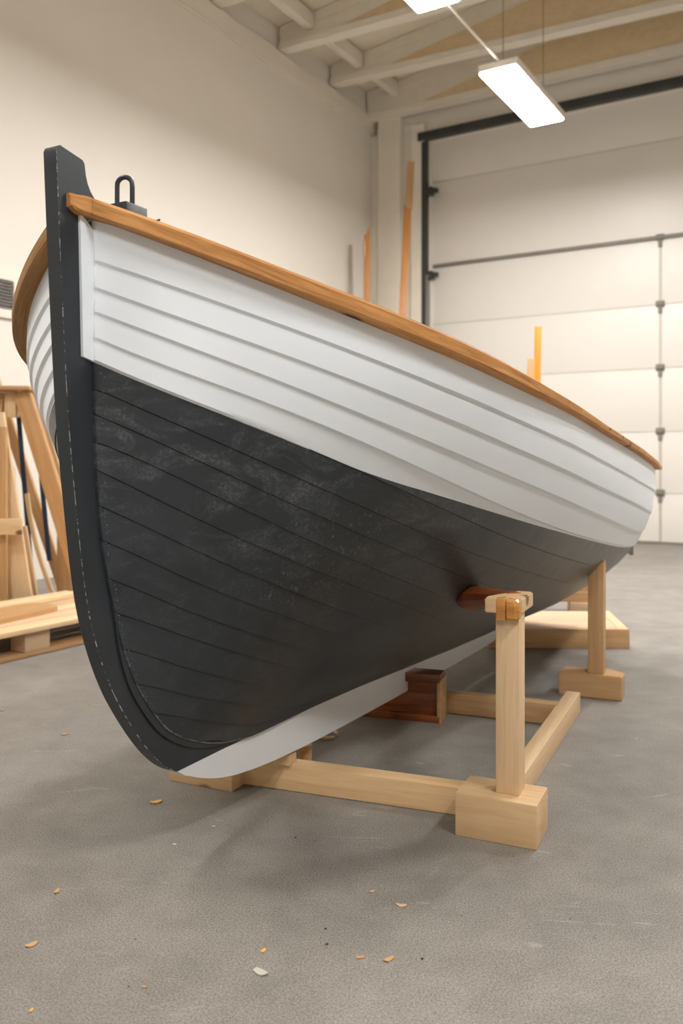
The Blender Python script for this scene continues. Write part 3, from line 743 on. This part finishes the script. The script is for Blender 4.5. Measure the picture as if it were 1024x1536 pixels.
# shore pad from the cap up to the hull
def shore():
    hs, hz = .20, .50; hu = beam(hs, hz)
    a = Matrix.Rotation(math.atan2(.8755, .4833), 4, 'Z') @ V(hs, hu, hz) + Vector((BX, BY, 0))
    b_ = Vector((pt.x, pt.y, capz+.035))+AX*.04
    d = (b_-a); x = d.normalized(); y = Z.cross(x).normalized(); z = x.cross(y)
    bm = bmesh.new(); n = 8; rings = []
    for i in range(n+1):
        t = i/n; w = .050*(1-t)+.026*t; h = .040*(1-t)+.014*t
        if i == 0: w, h = .04, .028
        c = a+d*t-x*.01*(1-t)
        rings.append([bm.verts.new(c+y*w*math.cos(q)*1.0+z*h*math.sin(q)) for q in [2*math.pi*k/10+.2 for k in range(10)]])
    for r0, r1 in zip(rings, rings[1:]):
        for k in range(10): bm.faces.new((r0[k], r0[(k+1) % 10], r1[(k+1) % 10], r1[k]))
    bm.faces.new(rings[0][::-1]); bm.faces.new(rings[-1])
    Mi_ = cr.matrix_basis.inverted()
    for v in bm.verts: v.co = Mi_ @ v.co
    o = finish('shore_pad', bm, M_red, cr, 30); tag(o, 'dark reddish varnished wooden pad between post and hull')
shore()

# second stand, under the stern quarter
st = empty('boat_stand', fl(885, 1048)); tag(st, 'short pine post on a wide foot block under the stern quarter of the boat', 'boat stand')
SL = fl(837, 1042)
ax2 = (fl(932, 1053)-SL).normalized(); ay2 = Vector((-ax2.y, ax2.x, 0))
M = Matrix((ax2, ay2, Z)).transposed().to_4x4(); M.translation = SL
bm = bmesh.new(); w = (fl(932, 1053)-SL).length
vs = add_prism(bm, [(0, 0), (w, 0), (w, .088), (w*.72, .092), (0.01, .10)], 0, .09)
for v in bm.verts:
    if v.co.z > .05: v.co.z += .014*(1-abs(v.co.x/w-.5)*2)
bmesh.ops.bevel(bm, geom=list(bm.edges), offset=.004, segments=2, affect='EDGES')
o = finish('foot_block', bm, M_brown, st, 30); o.matrix_basis = st.matrix_basis.inverted() @ M
pb2 = fl(911, 1006, .10)+Vector((-.035, .02, -.01))
bar('post', pb2, pb2+Z*.445, .058, .062, M_brown, st, .003, up=ay2)

# notched keel block of reddish timber under the keel
kb = empty('keel_block', fl(600, 1080)); tag(kb, 'dark reddish wooden block with flanged edges under the keel behind the front beam', 'block')
KL = fl(520, 1072); KR = fl(660, 1086); kx = (KR-KL).normalized(); ky = Vector((-kx.y, kx.x, 0)); KLn = (KR-KL).length
def kpart(name, x0, x1, y0, y1, z0, z1, mat):
    bm = bmesh.new(); add_box(bm, x0, x1, y0, y1, z0, z1, .003); o = finish(name, bm, mat, kb, 30)
    M = Matrix((kx, ky, Z)).transposed().to_4x4(); M.translation = KL; o.matrix_basis = kb.matrix_basis.inverted() @ M; return o
kpart('bottom_flange', 0, KLn, 0, .08, 0, .024, M_red)
kpart('web', .0, KLn-.012, .022, .058, .02, .094, M_red)
kpart('web', KLn-.125, KLn-.014, .022, .058, .09, .15, M_red)
kpart('top_flange', KLn-.128, KLn, 0, .08, .135, .166, M_red)
tag(kpart('end_board', KLn-.012, KLn+.004, .0, .09, 0, .150, M_brown), 'paler end board')

# low plywood platform with a timber edge, behind the stands
pf_ = empty('low_platform', fl(870, 960)); tag(pf_, 'low plywood platform with timber front edge on the floor behind the stern stand', 'platform')
A0 = Vector((.70, 4.10, 0)); A1 = Vector((1.375, 4.09, 0)); B1 = Vector((1.43, 4.60, 0)); B0 = Vector((.78, 4.62, 0))
bm = bmesh.new(); add_prism(bm, [(p.x-pf_.location.x, p.y-pf_.location.y) for p in (A0+Vector((0, .05, 0)), A1+Vector((0, .05, 0)), B1, B0)], .05, .088); finish('top_board', bm, M_ply, pf_)
bar('front_edge', A0+Z*.046+Vector((0, .024, 0)), A1+Z*.046+Vector((0, .024, 0)), .046, .092, M_brown, pf_)
bar('side_edge', A1+Z*.046+Vector((-.02, .05, 0)), B1+Z*.046+Vector((-.02, 0, 0)), .046, .0915, M_pine2, pf_)
bar('runner', A0+Z*.025+Vector((.03, .05, 0)), B0+Z*.025+Vector((.03, -.02, 0)), .05, .05, M_brown, pf_)

ts = empty('timber_trestle', Vector((1.44, 5.14, 0))); tag(ts, 'brown timber trestle with low beam and upright, far behind the stern stand', 'trestle')
bar('beam', Vector((1.0, 5.14, .085)), Vector((1.52, 5.12, .085)), .05, .058, M_brown, ts)
bar('upright', Vector((1.442, 5.14, .03)), Vector((1.442, 5.14, .40)), .055, .05, M_orange, ts, up=(0, 1, 0))
bar('foot', Vector((1.36, 5.13, .027)), Vector((1.56, 5.12, .027)), .10, .054, M_ply, ts)
bar('foot', Vector((1.02, 5.05, .027)), Vector((1.02, 5.25, .027)), .06, .054, M_ply, ts)

# ------------------------------------------------------------------ timbers leaning in the far corner
def lean(name, label, px_top, py_top, px_bot, Yt, Yb, w, h, mat, cat, z_extra=0):
    T0 = P(px_top, py_top, Yt); r = (px_bot-512)/F; B0 = Vector((r*Yb, Yb, .02))
    o = bar(name, B0, T0, w, h, mat, None, .004, up=(-.5, -.85, .1)); tag(o, label, cat); return o
# tall timber by the door track
tt = empty('tall_timber', Vector(((588-512)/F*9.7, 9.7, 0))); tag(tt, 'tall orange timber leaning in the corner beside the overhead door track', 'timber')
A = Vector(((588-512)/F*9.75, 9.75, .01)); B = P(614.5, 245, 10.15)
K = A+(B-A)*((P(604, 308, 10.1).z)/B.z)
bar('pole', A, K, .085, .05, M_pole, tt, .004, up=(0, -1, .1)); bar('upper_pole', K-(B-A)*.01+Vector((.01, -.04, 0)), B+Vector((0.01, -.04, 0)), .085, .05, M_brown, tt, .004, up=(0, -1, .1))
# notched orange batten on the wall side
nb = empty('notched_batten', Vector(((549-512)/F*9.9, 9.9, 0))); tag(nb, 'shorter orange batten with a pointed, notched top leaning near the corner post', 'timber')
A = Vector(((548-512)/F*9.8, 9.8, .01)); B = P(550.5, 352, 10.0)
bar('batten', A, B, .068, .03, M_pole, nb, .003, up=(0, -1, .05))
bm = bmesh.new(); x = P(553.5, 338, 10.0); y = P(555, 352, 10.0); z = P(546, 362, 10.0); z2 = P(555, 362, 10.0)
a = [bm.verts.new(p-nb.location+Vector((0, -.015, 0))) for p in (x, y, z2, z)]; b_ = [bm.verts.new(v.co+Vector((0, .03, 0))) for v in a]
bm.faces.new(a); bm.faces.new(b_[::-1])
for i in range(4): bm.faces.new((a[i], b_[i], b_[(i+1) % 4], a[(i+1) % 4]))
finish('pointed_end', bm, M_pole, nb)
bar('cleat', P(546.5, 384, 9.97), P(546.5, 362, 9.97), .03, .03, M_brown, nb, .002, up=(0, -1, 0))
# pale rod put in for the shadow line of a pole on the left wall
A = R(.62, .10, .0); B = R(.62, .01, P(526, 368, 10.3).z); 
r = (524-512)/F
pp = (Pc.x-r*Pc.y)/(D1.x-r*D1.y)
bm = bmesh.new(); base = R(pp, .10, 0); tp = R(pp, .02, P(526, 368, R(pp, 0).y).z)
add_tube(bm, [base, tp], .016, 8); tag(finish('shadow_rod', bm, M_seamsoft, None, 60), 'thin pale grey rod put in for the shadow of a pole on the left wall, left of the orange batten', 'shadow stand-in')
# amber stepped board in front of the overhead door
ab = empty('stepped_board', Vector(((797-512)/F*8.0, 8.0, 0))); tag(ab, 'bright amber board with a stepped edge standing upright before the overhead door', 'board')
ap = empty
A = Vector(((797-512)/F*8.0, 8.0, .01)); B = P(807, 490, 8.0)
bar('tall_board', A+Vector((.02, 0, 0)), B, .06, .03, M_amber, ab, .003, up=(0, -1, 0))
bar('short_board', A+Vector((-.035, .0, 0)), P(796.5, 538, 8.0), .06, .03, M_orange, ab, .003, up=(0, -1, 0))
bar('foot', Vector(((797-512)/F*8.0-.2, 8.0, .03)), Vector(((797-512)/F*8.0+.2, 8.0, .03)), .30, .06, M_orange, ab)

# ------------------------------------------------------------------ the timber rack at the left
tr = empty('sawhorse', P(20, 940, 4.9)*1.0); tr.location.z = 0; tag(tr, 'tall wooden sawhorse with splayed legs and rounded top board, behind the bow', 'sawhorse')
Yr = 4.9
def q2(px, py, Y): return P(px, py, Y)
bar('top_board', q2(-60, 583, Yr), q2(54, 584, Yr), .22, .024, M_orange, tr, .008)
bar('head_block', q2(18, 588, Yr), q2(18, 626, Yr), .065, .06, M_pine, tr, .004, up=(0, -1, 0))
def floorY(px, Y, z=.01): return Vector(((px-512)/F*Y, Y, z))
bar('leg', q2(34, 588, Yr-.03), floorY(138, Yr+.05), .095, .05, M_orange, tr, .005, up=(0, -1, 0))
bar('leg', q2(50, 588, Yr+.06), floorY(150, Yr+.45), .05, .05, M_pine2, tr, .005, up=(0, -1, 0))
bar('leg', q2(-2, 588, Yr+.02), floorY(-60, Yr), .09, .05, M_orange, tr, .005, up=(0, -1, 0))

def single(name, A, B, w, h, mat, label, cat, up=(0, -1, 0), group=None, warp=0):
    o = bar(name, A, B, w, h, mat, None, .004, up=up, warp=warp); tag(o, label, cat, group); return o
single('cross_board', q2(-70, 791, 4.62), q2(33, 790, 4.62), .03, .085, M_pine, 'short pale board nailed level across the leaning planks', 'board', up=(0, 0, 1))
single('leaning_plank', floorY(101, 5.42), q2(-12, 560, 5.2), .062, .035, M_brown, 'dark reddish-brown plank leaning left to right across the sawhorse legs', 'plank')
single('upright_timber', floorY(97, 5.25), q2(98, 715, 5.3), .085, .05, M_orange, 'orange upright timber partly hidden by the black stem', 'timber')
single('narrow_batten', floorY(92, 4.98), q2(40, 740, 4.98), .025, .02, M_pine2, 'thin pale bent batten at the right of the leaning planks', 'batten', warp=.03)
for x0, x1, yt, Y0_, w, m_, lab in ((40, -8, 620, 4.74, .105, M_pine2, 'wide pale plank leaning behind the cross rail of the sawhorse'),
        (24, 12, 700, 4.80, .07, M_pine, 'short pale plank standing left of the wide leaning plank'),
        (52, 30, 790, 4.87, .075, M_pine2, 'short pale plank end standing right of the cross rail'),
        (3, 2, 640, 4.68, .06, M_orange, 'orange plank standing at the left edge of the picture'),):
    single('leaning_plank', floorY(x0, Y0_), q2(x1, yt, Y0_-.03), w, .03, m_, lab, 'plank')
for x0, x1, yt, Y0_, lab in ((46, 26, 600, 5.02, 'dark blue strap hanging left between the sawhorse legs'), (74, 56, 655, 5.10, 'dark blue strap hanging right, between sawhorse leg and brown plank')):
    single('hanging_strap', floorY(x0, Y0_, .3), q2(x1, yt, Y0_), .028, .006, M_bluestrap, lab, 'strap')

# pallet with boards on it
pl = empty('pallet', fl(40, 975)); pl.rotation_euler = (0, 0, 0); tag(pl, 'low pallet of planks on square blocks on the floor left of the bow', 'pallet')
W0 = R(7.35, 2.02); 
def pbar(name, p0, p1, q, z, w, h, mat): return bar(name, R(p0, q, z), R(p1, q, z), w, h, mat, pl, .004)
pbar('bottom_board', 7.8, 5.7, 2.00, .012, .10, .022, M_brown)
pbar('bottom_board', 7.8, 5.7, 1.50, .012, .10, .022, M_brown)
for p in (7.55, 6.88, 5.8):
    for q in (2.0, 1.50):
        o = bar('spacer_block', R(p-.07, q, .068), R(p+.07, q, .068), .10, .09, M_ply, pl, .003)
for k in range(5):
    pbar('top_board', 7.85, 5.65, 1.50+.13*k, .127, .118, .024, M_ply if k % 2 else M_pine2)
o = empty('rounded_board', R(7.0, 1.72, .141), math.atan2(D1.y, D1.x)+.25); 
bm = bmesh.new(); pts = []
for t in np.linspace(-math.pi/2, math.pi/2, 12): pts.append((.42+.09*math.cos(t), .12*math.sin(t)))
for t in np.linspace(math.pi/2, 3*math.pi/2, 12): pts.append((-.42+.09*math.cos(t), .12*math.sin(t)))
add_prism(bm, pts, 0, .022); bpy.data.objects.remove(o)
o = finish('rounded_board', bm, M_orange, None, 30); o.location = R(7.05, 1.78, .1395); o.rotation_euler = (0, 0, math.atan2(D1.y, D1.x)+.12)
tag(o, 'light board with rounded ends lying on top of the pallet', 'board')
single('loose_board', R(7.7, 1.53, .152), R(6.2, 1.52, .152), .13, .024, M_pine2, 'straight pale board lying at the back of the pallet', 'board', up=(0, 0, 1))

# ------------------------------------------------------------------ bits on the floor
bm = bmesh.new(); r_ = .02; pts = []
add_tube(bm, [(0, 0, 0), (0, 0, .078)], [.021, .0205], 18); 
bmesh.ops.bevel(bm, geom=[e for e in bm.edges if e.calc_face_angle(0) > 1], offset=.002, segments=2, affect='EDGES')
o = finish('dowel_stub', bm, M_orange, None, 40); o.location = fl(457, 1120, .078)-Z*.078+Vector((0, .02, 0)); tag(o, 'short round wooden dowel end standing behind the front beam, beside the keel', 'dowel')
bm = bmesh.new(); c = fl(486, 1104); pts = [Vector((.042*math.cos(t)*1.0, .034*math.sin(t), .006+.003*math.sin(2*t))) for t in np.linspace(0, 5.6, 28)]
add_tube(bm, pts, .0055, 6); o = finish('wood_shaving', bm, M_pine2, None, 60); o.location = c; tag(o, 'curled ring of wood shaving on the floor behind the front beam', 'shaving')
chips = [(234, 1204, .018, M_chip, 'amber leaf-shaped wood chip on the floor below the forefoot of the bow'), (85, 1338, .011, M_orange, 'thin orange wood chip on the floor at the left, halfway to the bottom edge'),
 (47, 1418, .013, M_orange, 'orange wood chip on the floor near the bottom left corner'), (540, 1437, .009, M_orange, 'small orange chip, left one of the pair at the bottom centre of the floor'),
 (583, 1440, .012, M_orange, 'flat orange chip, right one of the pair at the bottom centre of the floor'), (558, 1338, .007, M_ply, 'tiny pale chip on the floor below the front beam, upper of two'),
 (602, 1359, .011, M_ply, 'pale flat chip on the floor below the foot block, lower of two'), (390, 1460, .016, M_seamsoft, 'pale grey flake on the floor left of the orange pair of chips'),
 (395, 1427, .008, M_chip, 'small yellow chip on the floor above the pale grey flake'), (216, 1481, .006, M_orange, 'tiny orange crumb on the floor near the bottom edge, left of centre'),
 (97, 1102, .012, M_orange, 'orange chip on the floor left of the curved stem, lower of two'), (134, 1057, .008, M_orange, 'orange chip on the floor close against the curved stem, upper of two'),
 (3, 1066, .010, M_orange, 'orange chip on the floor at the left picture edge'), (320, 1240, .006, M_ply, 'tiny pale crumb on the floor below the left foot block'),
 (262, 1267, .006, M_seamsoft, 'tiny white crumb on the shadowed floor below the amber chip'), (47, 1516, .006, M_chip, 'tiny amber crumb at the bottom left corner of the floor')]
for k, (px, py, r_, m_, lab) in enumerate(chips):
    bm = bmesh.new(); n = 9; pts = []
    for i in range(n):
        t = 2*math.pi*i/n; pts.append((r_*math.cos(t)*random.uniform(.8, 1.1), r_*.5*math.sin(t)*random.uniform(.7, 1.2)))
    add_prism(bm, pts, 0, r_*.12)
    for v in bm.verts: v.co.z += .5*r_*(v.co.x/r_)**2*.4+.0005
    o = finish('wood_chip', bm, m_, None, 30); o.location = fl(px, py); o.rotation_euler = (0, 0, random.uniform(0, 3.1)); tag(o, lab, 'wood chip', 'wood chips scattered on the floor')
# black grit crumbs
for k, (px, py, lab) in enumerate([(443, 1257, 'black speck of grit on the floor, highest of the four'), (488, 1394, 'black speck of grit on the floor left of its lower neighbour'), (490, 1417, 'black speck of grit just below another speck'), (633, 1439, 'black speck of grit right of the orange chips')]):
    bm = bmesh.new(); bmesh.ops.create_icosphere(bm, subdivisions=1, radius=.0028)
    for v in bm.verts: v.co.z = v.co.z*.6+.0016
    o = finish('grit_crumb', bm, M_iron, None, 60); o.location = fl(px, py); tag(o, lab, 'grit', 'dark grit on the floor')

# ------------------------------------------------------------------ camera and world
cam = bpy.data.cameras.new('camera'); co = bpy.data.objects.new('camera', cam); C.objects.link(co)
co.location = (0, 0, EYE); co.rotation_euler = (math.pi/2, 0, 0)
cam.sensor_width = 36; cam.sensor_height = 36; cam.sensor_fit = 'AUTO'; cam.lens = F/1536*36; cam.shift_y = -78/1536
cam.clip_start = .05; cam.clip_end = 100
cam.dof.use_dof = True; cam.dof.focus_distance = 1.95; cam.dof.aperture_fstop = 3.6
scene.camera = co
w = bpy.data.worlds.new('world'); scene.world = w; w.use_nodes = True
w.node_tree.nodes['Background'].inputs[0].default_value = (.9, .95, 1, 1); w.node_tree.nodes['Background'].inputs[1].default_value = .05
vs_ = scene.view_settings; vs_.view_transform = 'Standard'; vs_.look = 'None'; vs_.gamma = 1; vs_.exposure = EXPO
vs_.use_curve_mapping = False
